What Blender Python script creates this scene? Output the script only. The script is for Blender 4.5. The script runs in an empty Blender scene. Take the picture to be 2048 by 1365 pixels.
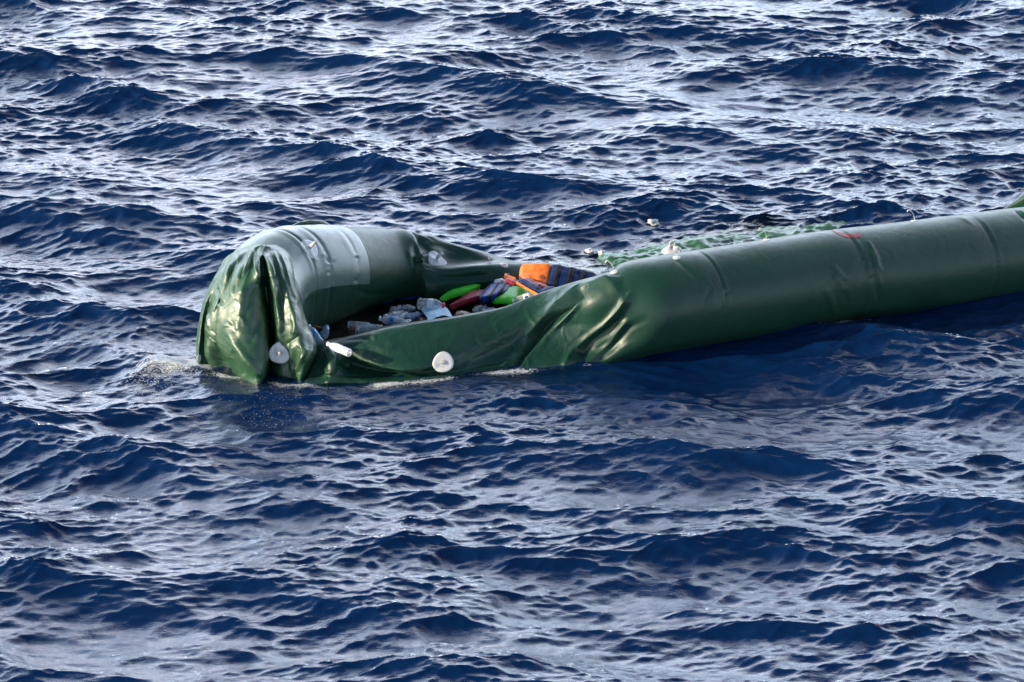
import bpy, math, random
import numpy as np
from mathutils import Vector, Matrix
from mathutils.bvhtree import BVHTree

# ------------------------------------------------------------------ camera, sky, sun, exposure
CAM_H, FPX, PITCH = 10.26, 7680.0, math.radians(20)
scene = bpy.context.scene
col = scene.collection
cam_d = bpy.data.cameras.new("camera")
cam = bpy.data.objects.new("camera", cam_d)
col.objects.link(cam)
cam.location = (0, 0, CAM_H)
cam.rotation_euler = (math.radians(90) - PITCH, 0, 0)
cam_d.sensor_width = 36
cam_d.lens = 135
cam_d.clip_end = 5000
cam_d.dof.use_dof = True
cam_d.dof.focus_distance = 30.0
cam_d.dof.aperture_fstop = 5.6
scene.camera = cam

SUN_DIR = Vector((-0.962, -0.27, 0)).normalized()
SUN_EL = math.radians(18)
world = bpy.data.worlds.new("World")
scene.world = world
world.use_nodes = True
wn = world.node_tree
for n in list(wn.nodes):
    wn.nodes.remove(n)
sky = wn.nodes.new("ShaderNodeTexSky")
sky.sky_type = 'NISHITA'
sky.sun_disc = False
sky.sun_elevation = SUN_EL
sky.sun_rotation = math.atan2(SUN_DIR.x, SUN_DIR.y)
sky.air_density = 1.0
sky.dust_density = 0.6
sky.ozone_density = 1.6
bg = wn.nodes.new("ShaderNodeBackground")
bg.inputs["Strength"].default_value = 0.10
wo = wn.nodes.new("ShaderNodeOutputWorld")
# a bank of thin bright cloud low over the open sea beyond the boat
wtc = wn.nodes.new("ShaderNodeTexCoord")
wsep = wn.nodes.new("ShaderNodeSeparateXYZ")
wn.links.new(wtc.outputs["Generated"], wsep.inputs[0])


def wmap(src, a, b, c, d, smooth=True):
    r = wn.nodes.new("ShaderNodeMapRange")
    r.interpolation_type = 'SMOOTHSTEP' if smooth else 'LINEAR'
    for i, x in zip((1, 2, 3, 4), (a, b, c, d)):
        r.inputs[i].default_value = x
    wn.links.new(src, r.inputs[0])
    return r.outputs[0]


def wmul(a, b, op='MULTIPLY'):
    r = wn.nodes.new("ShaderNodeMath")
    r.operation = op
    for i, x in enumerate((a, b)):
        if isinstance(x, (int, float)):
            r.inputs[i].default_value = x
        else:
            wn.links.new(x, r.inputs[i])
    return r.outputs[0]


wn_n = wn.nodes.new("ShaderNodeTexNoise")
wn_n.inputs["Scale"].default_value = 3.5
wn_n.inputs["Detail"].default_value = 5
wmp = wn.nodes.new("ShaderNodeMapping")
wmp.inputs["Scale"].default_value = (1, 1, 3.5)
wn.links.new(wtc.outputs["Generated"], wmp.inputs[0])
wn.links.new(wmp.outputs[0], wn_n.inputs["Vector"])
CLOUD = 48.0
band = wmul(wmul(wmap(wsep.outputs[2], 0.72, 0.24, 0.0, 1.0), wmap(wsep.outputs[2], 0.0, 0.30, 0.34, 1.0)), wmap(wsep.outputs[1], -0.2, 0.75, 0.02, 1.0))
back = wmul(wmul(wmap(wsep.outputs[2], 0.34, 0.05, 0.0, 1.0), wmap(wsep.outputs[1], 0.2, -0.5, 0.0, 1.0)), 0.26)
band = wmul(band, back, 'ADD')
cl = wmul(wmul(band, wmap(wn_n.outputs[0], 0.32, 0.62, 0.45, 1.0)), CLOUD)
ccol = wn.nodes.new("ShaderNodeVectorMath")
ccol.operation = 'SCALE'
wtint = wn.nodes.new("ShaderNodeTexNoise")
wtint.inputs["Scale"].default_value = 6.0
wn.links.new(wmp.outputs[0], wtint.inputs["Vector"])
wtr = wn.nodes.new("ShaderNodeValToRGB")
wtr.color_ramp.elements[0].position = 0.42
wtr.color_ramp.elements[0].color = (0.58, 0.78, 1.0, 1)
wtr.color_ramp.elements[1].position = 0.62
wtr.color_ramp.elements[1].color = (0.96, 0.88, 0.97, 1)
wn.links.new(wtint.outputs[0], wtr.inputs[0])
wn.links.new(wtr.outputs[0], ccol.inputs[0])
wn.links.new(cl, ccol.inputs["Scale"])
cadd = wn.nodes.new("ShaderNodeVectorMath")
wn.links.new(sky.outputs[0], cadd.inputs[0])
wn.links.new(ccol.outputs[0], cadd.inputs[1])
wn.links.new(cadd.outputs[0], bg.inputs[0])
wn.links.new(bg.outputs[0], wo.inputs[0])

sun_d = bpy.data.lights.new("sun", 'SUN')
sun_d.energy = 5.0
sun_d.angle = math.radians(0.6)
sun_d.color = (1.0, 0.86, 0.62)
sun = bpy.data.objects.new("sun", sun_d)
col.objects.link(sun)
to_sun = Vector((SUN_DIR.x * math.cos(SUN_EL), SUN_DIR.y * math.cos(SUN_EL), math.sin(SUN_EL)))
sun.rotation_euler = to_sun.to_track_quat('Z', 'Y').to_euler()

vs = scene.view_settings
vs.view_transform = 'Standard'
vs.look = 'None'
vs.exposure = 0.62
vs.gamma = 1.0
vs.use_curve_mapping = False

random.seed(4)
rng = np.random.default_rng(11)

# ------------------------------------------------------------------ survey: sighting lines from the ship's rail
_f = np.array([0, math.cos(PITCH), -math.sin(PITCH)])
_u = np.array([0, math.sin(PITCH), math.cos(PITCH)])


def ray(px, py):
    return _f + np.array([1, 0, 0]) * (px - 1024) / FPX + _u * (682.5 - py) / FPX


def atz(px, py, z=0.0):
    d = ray(px, py)
    return np.array([0, 0, CAM_H]) + d * ((z - CAM_H) / d[2])


def aty(px, py, y):
    d = ray(px, py)
    return np.array([0, 0, CAM_H]) + d * (y / d[1])


def proj(V):
    v = V - np.array([0, 0, CAM_H])
    d = v @ _f
    return 1024 + FPX * v[..., 0] / d, 682.5 - FPX * (v @ _u) / d


# ------------------------------------------------------------------ helpers
def new_mat(name):
    m = bpy.data.materials.new(name)
    m.use_nodes = True
    nt = m.node_tree
    for n in list(nt.nodes):
        nt.nodes.remove(n)
    out = nt.nodes.new("ShaderNodeOutputMaterial")
    p = nt.nodes.new("ShaderNodeBsdfPrincipled")
    nt.links.new(p.outputs[0], out.inputs[0])
    return m, nt, p, out


def noise(nt, scale, detail=4, rough=0.5, vec=None, dist=0.0):
    n = nt.nodes.new("ShaderNodeTexNoise")
    n.inputs["Scale"].default_value = scale
    n.inputs["Detail"].default_value = detail
    n.inputs["Roughness"].default_value = rough
    n.inputs["Distortion"].default_value = dist
    if vec is not None:
        nt.links.new(vec, n.inputs["Vector"])
    return n


def ramp(nt, fac, stops):
    r = nt.nodes.new("ShaderNodeValToRGB")
    el = r.color_ramp.elements
    el[0].position, el[0].color = stops[0][0], stops[0][1]
    el[1].position, el[1].color = stops[-1][0], stops[-1][1]
    for s in stops[1:-1]:
        e = el.new(s[0])
        e.color = s[1]
    nt.links.new(fac, r.inputs[0])
    return r


def rgba(c, a=1.0):
    return (c[0], c[1], c[2], a)


def bump(nt, height, strength, distance, normal=None):
    b = nt.nodes.new("ShaderNodeBump")
    b.inputs["Strength"].default_value = strength
    b.inputs["Distance"].default_value = distance
    nt.links.new(height, b.inputs["Height"])
    if normal is not None:
        nt.links.new(normal, b.inputs["Normal"])
    return b


def objcoord(nt, scale=(1, 1, 1), rot=(0, 0, 0)):
    tc = nt.nodes.new("ShaderNodeTexCoord")
    mp = nt.nodes.new("ShaderNodeMapping")
    mp.inputs["Scale"].default_value = scale
    mp.inputs["Rotation"].default_value = rot
    nt.links.new(tc.outputs["Object"], mp.inputs["Vector"])
    return mp.outputs[0]


def simple(name, c, rough=0.5, var=0.25, scale=30, bumpd=0.002, metallic=0, alpha=None, spec=0.5, sheen=0):
    m, nt, p, out = new_mat(name)
    v = objcoord(nt)
    n = noise(nt, scale, 5, 0.6, v)
    lo = tuple(x * (1 - var) for x in c)
    hi = tuple(min(1, x * (1 + var)) for x in c)
    r = ramp(nt, n.outputs[0], [(0.3, rgba(lo)), (0.7, rgba(hi))])
    nt.links.new(r.outputs[0], p.inputs["Base Color"])
    p.inputs["Roughness"].default_value = rough
    p.inputs["Metallic"].default_value = metallic
    p.inputs["Specular IOR Level"].default_value = spec
    if alpha is not None:
        p.inputs["Alpha"].default_value = alpha
    if bumpd:
        b = bump(nt, n.outputs[0], 0.6, bumpd)
        nt.links.new(b.outputs[0], p.inputs["Normal"])
    return m


def mesh_obj(name, verts, faces, mat, parent=None, smooth=True):
    me = bpy.data.meshes.new(name)
    me.from_pydata([tuple(map(float, v)) for v in verts], [], faces)
    me.update()
    if smooth:
        me.polygons.foreach_set("use_smooth", [True] * len(me.polygons))
    if mat is not None:
        me.materials.append(mat)
    o = bpy.data.objects.new(name, me)
    col.objects.link(o)
    if parent is not None:
        o.parent = parent
        o.matrix_parent_inverse = parent.matrix_world.inverted()
    return o


def grid_faces(nu, nv, wrap=False):
    i = np.arange(nu - 1)[:, None]
    j = np.arange(nv if wrap else nv - 1)[None, :]
    j2 = (j + 1) % nv
    a = i * nv + j
    b = (i + 1) * nv + j
    c = (i + 1) * nv + j2
    d = i * nv + j2
    return np.stack([a + 0 * b, b, c, d], -1).reshape(-1, 4)


def grid_obj(name, V, mat, parent=None, wrap=False, attrs=None):
    nu, nv = V.shape[:2]
    F = grid_faces(nu, nv, wrap)
    me = bpy.data.meshes.new(name)
    me.vertices.add(nu * nv)
    me.vertices.foreach_set("co", V.reshape(-1).astype(np.float32))
    me.loops.add(F.size)
    me.loops.foreach_set("vertex_index", F.reshape(-1).astype(np.int32))
    me.polygons.add(len(F))
    me.polygons.foreach_set("loop_start", np.arange(0, F.size, 4, dtype=np.int32))
    me.polygons.foreach_set("use_smooth", np.ones(len(F), dtype=bool))
    me.update(calc_edges=True)
    for k, a in (attrs or {}).items():
        at = me.attributes.new(k, 'FLOAT', 'POINT')
        at.data.foreach_set("value", a.reshape(-1).astype(np.float32))
    me.materials.append(mat)
    o = bpy.data.objects.new(name, me)
    col.objects.link(o)
    if parent is not None:
        o.parent = parent
        o.matrix_parent_inverse = parent.matrix_world.inverted()
    return o


def empty(name, loc, label, cat, group=None):
    o = bpy.data.objects.new(name, None)
    o.empty_display_size = 0.05
    col.objects.link(o)
    o.location = tuple(map(float, loc))
    o["label"] = label
    o["category"] = cat
    if group:
        o["group"] = group
    bpy.context.view_layer.update()
    return o


def cat_rom(A, n, axis=0):
    """resample control points along an axis by a Catmull-Rom spline, n samples per span"""
    A = np.moveaxis(np.asarray(A, float), axis, 0)
    K = len(A)
    P = np.concatenate([[2 * A[0] - A[1]], A, [2 * A[-1] - A[-2]]])
    out = []
    for k in range(K - 1):
        p0, p1, p2, p3 = P[k:k + 4]
        for t in np.arange(n) / n:
            out.append(0.5 * ((2 * p1) + (-p0 + p2) * t + (2 * p0 - 5 * p1 + 4 * p2 - p3) * t * t + (-p0 + 3 * p1 - 3 * p2 + p3) * t ** 3))
    out.append(A[-1])
    return np.moveaxis(np.array(out), 0, axis)


def normals(V):
    du = np.gradient(V, axis=0)
    dv = np.gradient(V, axis=1)
    n = np.cross(du, dv)
    l = np.linalg.norm(n, axis=-1, keepdims=True)
    return n / np.maximum(l, 1e-9)


def sstep(a, b, x):
    t = np.clip((x - a) / (b - a), 0, 1)
    return t * t * (3 - 2 * t)


def vnoise(P, scale, seed=0, octaves=3):
    """smooth value noise on an array of points (...,3)"""
    out = np.zeros(P.shape[:-1])
    amp = 1.0
    r = np.random.default_rng(seed)
    T = r.random((32, 32, 32)) * 2 - 1
    for o in range(octaves):
        q = P * scale * 2 ** o + 7.3 * o
        i = np.floor(q).astype(int)
        f = q - i
        f = f * f * (3 - 2 * f)
        i %= 32
        j = (i + 1) % 32
        x0, y0, z0 = i[..., 0], i[..., 1], i[..., 2]
        x1, y1, z1 = j[..., 0], j[..., 1], j[..., 2]
        fx, fy, fz = f[..., 0], f[..., 1], f[..., 2]
        c = (T[x0, y0, z0] * (1 - fx) + T[x1, y0, z0] * fx) * (1 - fy) + (T[x0, y1, z0] * (1 - fx) + T[x1, y1, z0] * fx) * fy
        d = (T[x0, y0, z1] * (1 - fx) + T[x1, y0, z1] * fx) * (1 - fy) + (T[x0, y1, z1] * (1 - fx) + T[x1, y1, z1] * fx) * fy
        out += amp * (c * (1 - fz) + d * fz)
        amp *= 0.5
    return out


def creases(P, scale, seed, width=0.07):
    n = vnoise(P, scale, seed, 2)
    return np.exp(-np.abs(n) / width)


def ridge(px, py, pts, wl, wr, amp, sharp=1.3, taper=(0.15, 0.15)):
    """a fold: signed side profile round a polyline on the sheet; wl = width on its left side, wr on its right"""
    pts = np.array(pts, float)
    seg = np.linalg.norm(np.diff(pts, axis=0), axis=1)
    L = np.concatenate([[0], np.cumsum(seg)])
    best = np.full(px.shape, 1e9)
    side = np.zeros(px.shape)
    tt = np.zeros(px.shape)
    for k in range(len(seg)):
        a, b = pts[k], pts[k + 1]
        d = (b - a) / seg[k]
        rx, ry = px - a[0], py - a[1]
        t = np.clip(rx * d[0] + ry * d[1], 0, seg[k])
        ex, ey = rx - t * d[0], ry - t * d[1]
        dist = np.hypot(ex, ey)
        m = dist < best
        best = np.where(m, dist, best)
        side = np.where(m, d[0] * ry - d[1] * rx, side)
        tt = np.where(m, (L[k] + t) / L[-1], tt)
    w = np.where(side > 0, wl, wr)
    prof = np.clip(1 - best / w, 0, 1) ** sharp
    tp = sstep(0, taper[0], tt) * sstep(0, taper[1], 1 - tt) if taper[0] > 0 else 1
    return amp * prof * (0.12 + 0.88 * tp)


# ------------------------------------------------------------------ materials
def pvc(name, c, rough=0.33, coat=0.08, spec=0.38):
    m, nt, p, out = new_mat(name)
    v = objcoord(nt)
    big = noise(nt, 1.6, 5, 0.6, v)
    fine = noise(nt, 55, 4, 0.6, v)
    mixn = nt.nodes.new("ShaderNodeMath")
    mixn.operation = 'MULTIPLY_ADD'
    mixn.inputs[1].default_value = 0.3
    nt.links.new(fine.outputs[0], mixn.inputs[0])
    nt.links.new(big.outputs[0], mixn.inputs[2])
    r = ramp(nt, mixn.outputs[0], [(0.4, rgba(tuple(x * 0.8 for x in c))), (0.95, rgba(tuple(x * 1.25 for x in c)))])
    nt.links.new(r.outputs[0], p.inputs["Base Color"])
    # wear: scuffs change the gloss
    sc = noise(nt, 9, 6, 0.7, v, 0.6)
    rr = nt.nodes.new("ShaderNodeMapRange")
    rr.inputs[1].default_value = 0.3
    rr.inputs[2].default_value = 0.75
    rr.inputs[3].default_value = rough - 0.07
    rr.inputs[4].default_value = rough + 0.1
    nt.links.new(sc.outputs[0], rr.inputs[0])
    nt.links.new(rr.outputs[0], p.inputs["Roughness"])
    p.inputs["Specular IOR Level"].default_value = spec
    p.inputs["Coat Weight"].default_value = coat
    p.inputs["Coat Roughness"].default_value = 0.3
    # woven backing showing through and soft dents
    v2 = objcoord(nt, (14, 14, 160), (0, 0, math.radians(29)))
    wv = noise(nt, 6, 3, 0.6, v2)
    v3 = objcoord(nt, (160, 20, 20), (0, 0, math.radians(29)))
    wv2 = noise(nt, 4, 3, 0.6, v3)
    b1 = bump(nt, wv2.outputs[0], 0.5, 0.002)
    b2 = bump(nt, fine.outputs[0], 0.25, 0.002, b1.outputs[0])
    den = noise(nt, 7, 3, 0.5, v, 0.8)
    b3 = bump(nt, den.outputs[0], 0.35, 0.012, b2.outputs[0])
    nt.links.new(b3.outputs[0], p.inputs["Normal"])
    return m


M_GREEN = pvc("green_pvc", (0.0090, 0.043, 0.028), 0.40)
M_SLEEVE = pvc("pale_green_pvc", (0.065, 0.12, 0.105), 0.40, 0.5, 0.7)
M_SKIN_LIT = pvc("sunlit_green_pvc", (0.014, 0.064, 0.026), 0.45, 0.3, 0.8)  # same fabric as the tubes, sunlit brightness put into its base colour
M_SUNK_LIT = pvc("submerged_lit_green_pvc", (0.036, 0.115, 0.066), 0.35)  # tube green lightened to paint in sky light reaching through the water
M_WHITE = simple("white_plastic", (0.58, 0.58, 0.60), 0.45, 0.06, 18, 0.001)
M_STRAP = simple("grey_webbing", (0.46, 0.45, 0.44), 0.7, 0.15, 80, 0.001)
M_ORANGE = simple("orange_nylon", (0.95, 0.19, 0.028), 0.6, 0.08, 9, 0.002, spec=0.2)
M_NAVY = simple("navy_nylon", (0.004, 0.018, 0.085), 0.6, 0.3, 30, 0.004, spec=0.2)
M_BLUE = simple("blue_nylon", (0.012, 0.05, 0.30), 0.42, 0.35, 25, 0.005, spec=0.2)
M_LIME = simple("lime_nylon", (0.10, 0.72, 0.05), 0.38, 0.18, 12, 0.004, spec=0.2)
M_RED = simple("maroon_nylon", (0.26, 0.012, 0.030), 0.45, 0.3, 22, 0.006, spec=0.2)
M_BLACK = simple("black_webbing", (0.008, 0.009, 0.012), 0.6, 0.3, 40, 0.002, spec=0.2)
M_CLOTH = simple("pale_blue_sheet", (0.36, 0.58, 0.72), 0.7, 0.10, 25, 0.003)
M_CAP = simple("white_cap", (0.8, 0.8, 0.82), 0.35, 0.04, 30, 0)
M_PINK = simple("pink_cap", (0.75, 0.03, 0.17), 0.35, 0.08, 30, 0)
M_LABW = simple("white_label", (0.72, 0.76, 0.80), 0.4, 0.08, 60, 0.001)
M_LABB = simple("blue_label", (0.10, 0.32, 0.62), 0.4, 0.45, 70, 0.001)
M_LOGO = simple("dark_blue_print", (0.01, 0.05, 0.30), 0.4, 0.1, 70, 0)
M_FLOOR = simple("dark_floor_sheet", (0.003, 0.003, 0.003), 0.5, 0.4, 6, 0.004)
M_TWIG = simple("tan_cord", (0.36, 0.17, 0.06), 0.7, 0.3, 60, 0.001)
M_REDMARK = simple("red_paint_smear", (0.22, 0.018, 0.022), 0.5, 0.3, 22, 0.001)
M_WOOD = simple("wet_brown_board", (0.16, 0.07, 0.03), 0.35, 0.5, 20, 0.003)


def clear_mat(name, tint, alpha):
    m, nt, p, out = new_mat(name)
    v = objcoord(nt)
    n = noise(nt, 40, 4, 0.6, v)
    b = bump(nt, n.outputs[0], 0.5, 0.002)
    nt.links.new(b.outputs[0], p.inputs["Normal"])
    p.inputs["Base Color"].default_value = rgba(tint)
    p.inputs["Roughness"].default_value = 0.07
    p.inputs["Specular IOR Level"].default_value = 1.0
    rr = nt.nodes.new("ShaderNodeMapRange")
    rr.inputs[1].default_value = 0.35
    rr.inputs[2].default_value = 0.65
    rr.inputs[3].default_value = alpha * 0.75
    rr.inputs[4].default_value = min(1, alpha * 1.3)
    nt.links.new(n.outputs[0], rr.inputs[0])
    nt.links.new(rr.outputs[0], p.inputs["Alpha"])
    return m


M_PET = clear_mat("clear_bottle_plastic", (0.85, 0.88, 0.9), 0.30)
M_PETW = clear_mat("milky_bottle_plastic", (0.86, 0.87, 0.88), 0.75)
M_PETC = clear_mat("bright_bottle_plastic", (0.88, 0.89, 0.9), 0.58)
M_PETB = clear_mat("bluish_bottle_plastic", (0.45, 0.62, 0.85), 0.5)


def sea_mat():
    m, nt, p, out = new_mat("sea_water")
    nt.nodes.remove(p)
    v = objcoord(nt)
    # body colour: light scattered back out of deep clean water
    dif = nt.nodes.new("ShaderNodeBsdfDiffuse")
    dif.inputs["Color"].default_value = (0.0008, 0.0135, 0.060, 1)
    em = dif
    tr = nt.nodes.new("ShaderNodeBsdfTransparent")
    tr.inputs["Color"].default_value = (0.6, 0.95, 0.8, 1)
    ca = nt.nodes.new("ShaderNodeAttribute")
    ca.attribute_name = "clear"
    mx = nt.nodes.new("ShaderNodeMixShader")
    nt.links.new(ca.outputs["Fac"], mx.inputs[0])
    nt.links.new(em.outputs[0], mx.inputs[1])
    nt.links.new(tr.outputs[0], mx.inputs[2])
    # ripples
    va = objcoord(nt, (1.0, 1.5, 1.0), (0, 0, math.radians(-12)))
    n1 = noise(nt, 16, 4, 0.6, va, 0.5)
    n2 = noise(nt, 60, 3, 0.6, va, 0.3)
    patch = noise(nt, 0.55, 3, 0.6, v)
    pr = nt.nodes.new("ShaderNodeMapRange")
    pr.inputs[1].default_value = 0.4
    pr.inputs[2].default_value = 0.62
    pr.inputs[3].default_value = 0.15
    pr.inputs[4].default_value = 0.55
    nt.links.new(patch.outputs[0], pr.inputs[0])
    b1 = bump(nt, n1.outputs[0], 0.16, 0.03)
    b2 = nt.nodes.new("ShaderNodeBump")
    b2.inputs["Distance"].default_value = 0.006
    nt.links.new(pr.outputs[0], b2.inputs["Strength"])
    nt.links.new(n2.outputs[0], b2.inputs["Height"])
    nt.links.new(b1.outputs[0], b2.inputs["Normal"])
    gl = nt.nodes.new("ShaderNodeBsdfGlossy")
    gl.inputs["Roughness"].default_value = 0.07
    gl.inputs["Color"].default_value = (1, 1, 1, 1)
    nt.links.new(b2.outputs[0], gl.inputs["Normal"])
    fr = nt.nodes.new("ShaderNodeFresnel")
    fr.inputs["IOR"].default_value = 1.34
    nt.links.new(b2.outputs[0], fr.inputs["Normal"])
    ms = nt.nodes.new("ShaderNodeMixShader")
    nt.links.new(fr.outputs[0], ms.inputs[0])
    nt.links.new(mx.outputs[0], ms.inputs[1])
    nt.links.new(gl.outputs[0], ms.inputs[2])
    # foam
    fa = nt.nodes.new("ShaderNodeAttribute")
    fa.attribute_name = "foam"
    nf = noise(nt, 34, 7, 0.78, va, 0.9)
    add = nt.nodes.new("ShaderNodeMath")
    add.operation = 'ADD'
    nt.links.new(fa.outputs["Fac"], add.inputs[0])
    nt.links.new(nf.outputs[0], add.inputs[1])
    fr2 = nt.nodes.new("ShaderNodeMapRange")
    fr2.inputs[1].default_value = 0.80
    fr2.inputs[2].default_value = 0.98
    fr2.inputs[4].default_value = 0.85
    nt.links.new(add.outputs[0], fr2.inputs[0])
    ns = noise(nt, 75, 1, 0.3, objcoord(nt, (1, 1.7, 1)))
    sadd = nt.nodes.new("ShaderNodeMath")
    sadd.operation = 'MULTIPLY_ADD'
    sadd.inputs[1].default_value = 0.9
    nt.links.new(fa.outputs["Fac"], sadd.inputs[0])
    nt.links.new(ns.outputs[0], sadd.inputs[2])
    fr3 = nt.nodes.new("ShaderNodeMapRange")
    fr3.inputs[1].default_value = 0.915
    fr3.inputs[2].default_value = 0.95
    fr3.inputs[4].default_value = 0.9
    nt.links.new(sadd.outputs[0], fr3.inputs[0])
    fmx = nt.nodes.new("ShaderNodeMath")
    fmx.operation = 'MAXIMUM'
    nt.links.new(fr2.outputs[0], fmx.inputs[0])
    nt.links.new(fr3.outputs[0], fmx.inputs[1])
    fd = nt.nodes.new("ShaderNodeBsdfDiffuse")
    fd.inputs["Color"].default_value = (0.70, 0.72, 0.74, 1)
    mf = nt.nodes.new("ShaderNodeMixShader")
    nt.links.new(fmx.outputs[0], mf.inputs[0])
    nt.links.new(ms.outputs[0], mf.inputs[1])
    nt.links.new(fd.outputs[0], mf.inputs[2])
    nt.links.new(mf.outputs[0], out.inputs[0])
    return m


# ------------------------------------------------------------------ sea
def make_sea():
    N, L = 1536, 24.0
    step = L / N
    k1 = 2 * np.pi * np.fft.fftfreq(N, step)
    KX, KY = np.meshgrid(k1, k1, indexing='ij')
    K = np.hypot(KX, KY)
    K[0, 0] = 1
    r = np.random.default_rng(23)
    xi = (r.standard_normal((N, N)) + 1j * r.standard_normal((N, N)))

    def field(kp, theta, spread, slope_k, kmax):
        d = np.abs(KX * math.cos(theta) + KY * math.sin(theta)) / K
        S = K ** (-slope_k) * np.exp(-1.25 * (kp / K) ** 2) * (0.035 + d ** spread) * np.exp(-(K / kmax) ** 2)
        S[0, 0] = 0
        return np.sqrt(S)

    def realize(A, rms):
        H = xi * A
        h = np.fft.ifft2(H).real
        s = rms / h.std()
        dx = np.fft.ifft2(-1j * KX / K * H).real * s
        dy = np.fft.ifft2(-1j * KY / K * H).real * s
        return h * s, dx, dy

    h1, dx1, dy1 = realize(field(2.6, math.radians(80), 5, 4.6, 120), 0.045)
    xi = np.roll(xi, 401, 0) * 1j
    h2, dx2, dy2 = realize(field(8.5, math.radians(108), 5, 4.0, 170), 0.0104)
    xi = np.roll(xi, 277, 1) * 1j
    h3, dx3, dy3 = realize(field(26, math.radians(95), 4, 3.9, 200), 0.0027)
    # the small ripples come in gusts
    gust = realize(np.exp(-(K / 2.0) ** 2), 1.0)[0]
    gm = 0.85 + 0.3 * np.clip(gust, -1.4, 2)
    h3, dx3, dy3 = h3 * gm, dx3 * gm, dy3 * gm
    g2 = 0.9 + 0.25 * np.clip(np.roll(gust, 190, 0), -1.3, 2)
    h2, dx2, dy2 = h2 * g2, dx2 * g2, dy2 * g2
    h, dx, dy = h1 + h2 + h3, 1.45 * dx1 + 1.15 * dx2 + dx3, 1.45 * dy1 + 1.15 * dy2 + dy3
    print("sea slope rms", np.diff(h, axis=1).std() / step)

    x = np.arange(-8.0, 8.0, step)
    y = np.arange(19.5, 43.0, step)
    g = step * 1.10 ** np.arange(1, 82)
    gx = np.cumsum(g)
    xs = np.concatenate([x[0] - gx[::-1], x, x[-1] + gx])
    ys = np.concatenate([y[0] - gx[:76][::-1], y, y[-1] + gx])
    sp = lambda a: np.maximum(np.gradient(a), step)
    att = np.minimum(1, 0.55 / np.maximum(sp(xs)[:, None], sp(ys)[None, :])) ** 1.2

    def samp(F):
        fx, fy = xs / step, ys / step
        ix, iy = np.floor(fx).astype(int), np.floor(fy).astype(int)
        tx, ty = (fx - ix)[:, None], (fy - iy)[None, :]
        a = F[np.ix_(ix % N, iy % N)]
        b = F[np.ix_((ix + 1) % N, iy % N)]
        c = F[np.ix_(ix % N, (iy + 1) % N)]
        d = F[np.ix_((ix + 1) % N, (iy + 1) % N)]
        return (a * (1 - tx) + b * tx) * (1 - ty) + (c * (1 - tx) + d * tx) * ty

    X, Y = np.meshgrid(xs, ys, indexing='ij')

    def pl_dist(pts):
        best = np.full(X.shape, 1e9)
        for a, b in zip(pts[:-1], pts[1:]):
            a, b = np.array(a[:2]), np.array(b[:2])
            d = b - a
            t = np.clip(((X - a[0]) * d[0] + (Y - a[1]) * d[1]) / (d @ d), 0, 1)
            best = np.minimum(best, np.hypot(X - a[0] - t * d[0], Y - a[1] - t * d[1]))
        return best

    dn = pl_dist([(-1.9, 27.6), (-0.6, 27.6), (0.8, 27.95), (4.1, 29.9), (7, 31.5)])
    df = pl_dist([(-1.9, 27.8), (-1.5, 28.7), (-0.6, 29.2), (0.3, 29.7)])
    dist = np.minimum(dn, df)
    # inside the boat
    poly = [(-2.2, 27.7), (-1.3, 27.55), (0.6, 28.05), (3.7, 29.75), (7.0, 31.6), (6.5, 33.1), (3.5, 31.45), (0.2, 29.6), (-0.9, 29.1), (-1.9, 28.6)]
    inside = np.zeros(X.shape, bool)
    j = len(poly) - 1
    for i in range(len(poly)):
        xi_, yi_ = poly[i]
        xj, yj = poly[j]
        inside ^= ((yi_ > Y) != (yj > Y)) & (X < (xj - xi_) * (Y - yi_) / (yj - yi_ + 1e-12) + xi_)
        j = i
    calm = 1 - 0.62 * np.exp(-(np.maximum(dist - 0.30, 0) / 0.45) ** 2)
    calm = np.where(inside, 0.22 + 0.5 * sstep(0.4, 1.2, X), calm)
    for _ in range(6):
        calm[1:-1, 1:-1] = 0.2 * (calm[1:-1, 1:-1] + calm[2:, 1:-1] + calm[:-2, 1:-1] + calm[1:-1, 2:] + calm[1:-1, :-2])
    Hs = samp(h) * att * calm
    X2 = X - samp(dx) * att * calm
    Y2 = Y - samp(dy) * att * calm
    # foam where the bow slaps the water and as flecks along the hull
    def blob(cx, cy, rx, ry, rot=0):
        c, s = math.cos(rot), math.sin(rot)
        u = ((X - cx) * c + (Y - cy) * s) / rx
        v = (-(X - cx) * s + (Y - cy) * c) / ry
        return np.exp(-(u * u + v * v))
    fpts = [(392, 726, .15, .13, .40), (345, 734, .26, .18, .24), (285, 755, .45, .4, .15), (300, 780, .5, .35, .08), (650, 800, 1.1, .5, .13), (1000, 790, 1.2, .4, .10), (520, 860, .9, .6, .10), (250, 745, .3, .3, .1), (470, 752, .25, .05, .27), (600, 775, .45, .06, .32), (720, 775, .5, .07, .26), (850, 762, .35, .07, .25),
            (960, 752, .3, .09, .26), (1080, 738, .45, .05, .26), (1180, 735, .2, .05, .2), (640, 790, .5, .12, .22), (1000, 775, .5, .12, .14), (1340, 706, .3, .04, .2), (520, 830, .9, .5, .10), (1400, 720, 1.0, .25, .09), (1700, 655, 1.0, .2, .1)]
    foam = np.zeros(X.shape)
    for a, b, rx, ry, amp in fpts:
        c = atz(a, b)
        if a > 560 and b > 700:
            amp *= .4
        foam += amp * blob(c[0], c[1], rx, ry)
    wl = pl_dist([atz(*q)[:2] for q in [(395, 728), (440, 747), (520, 763), (600, 772), (700, 769), (800, 764), (900, 757), (985, 748), (1066, 742), (1132, 738), (1198, 734), (1270, 716), (1430, 690), (1548, 667), (1697, 640), (1922, 592), (2046, 572)]])
    Pw = np.stack([X, Y, 0 * X], -1)
    selw = wl < .6
    wv_ = np.zeros(X.shape)
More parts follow.
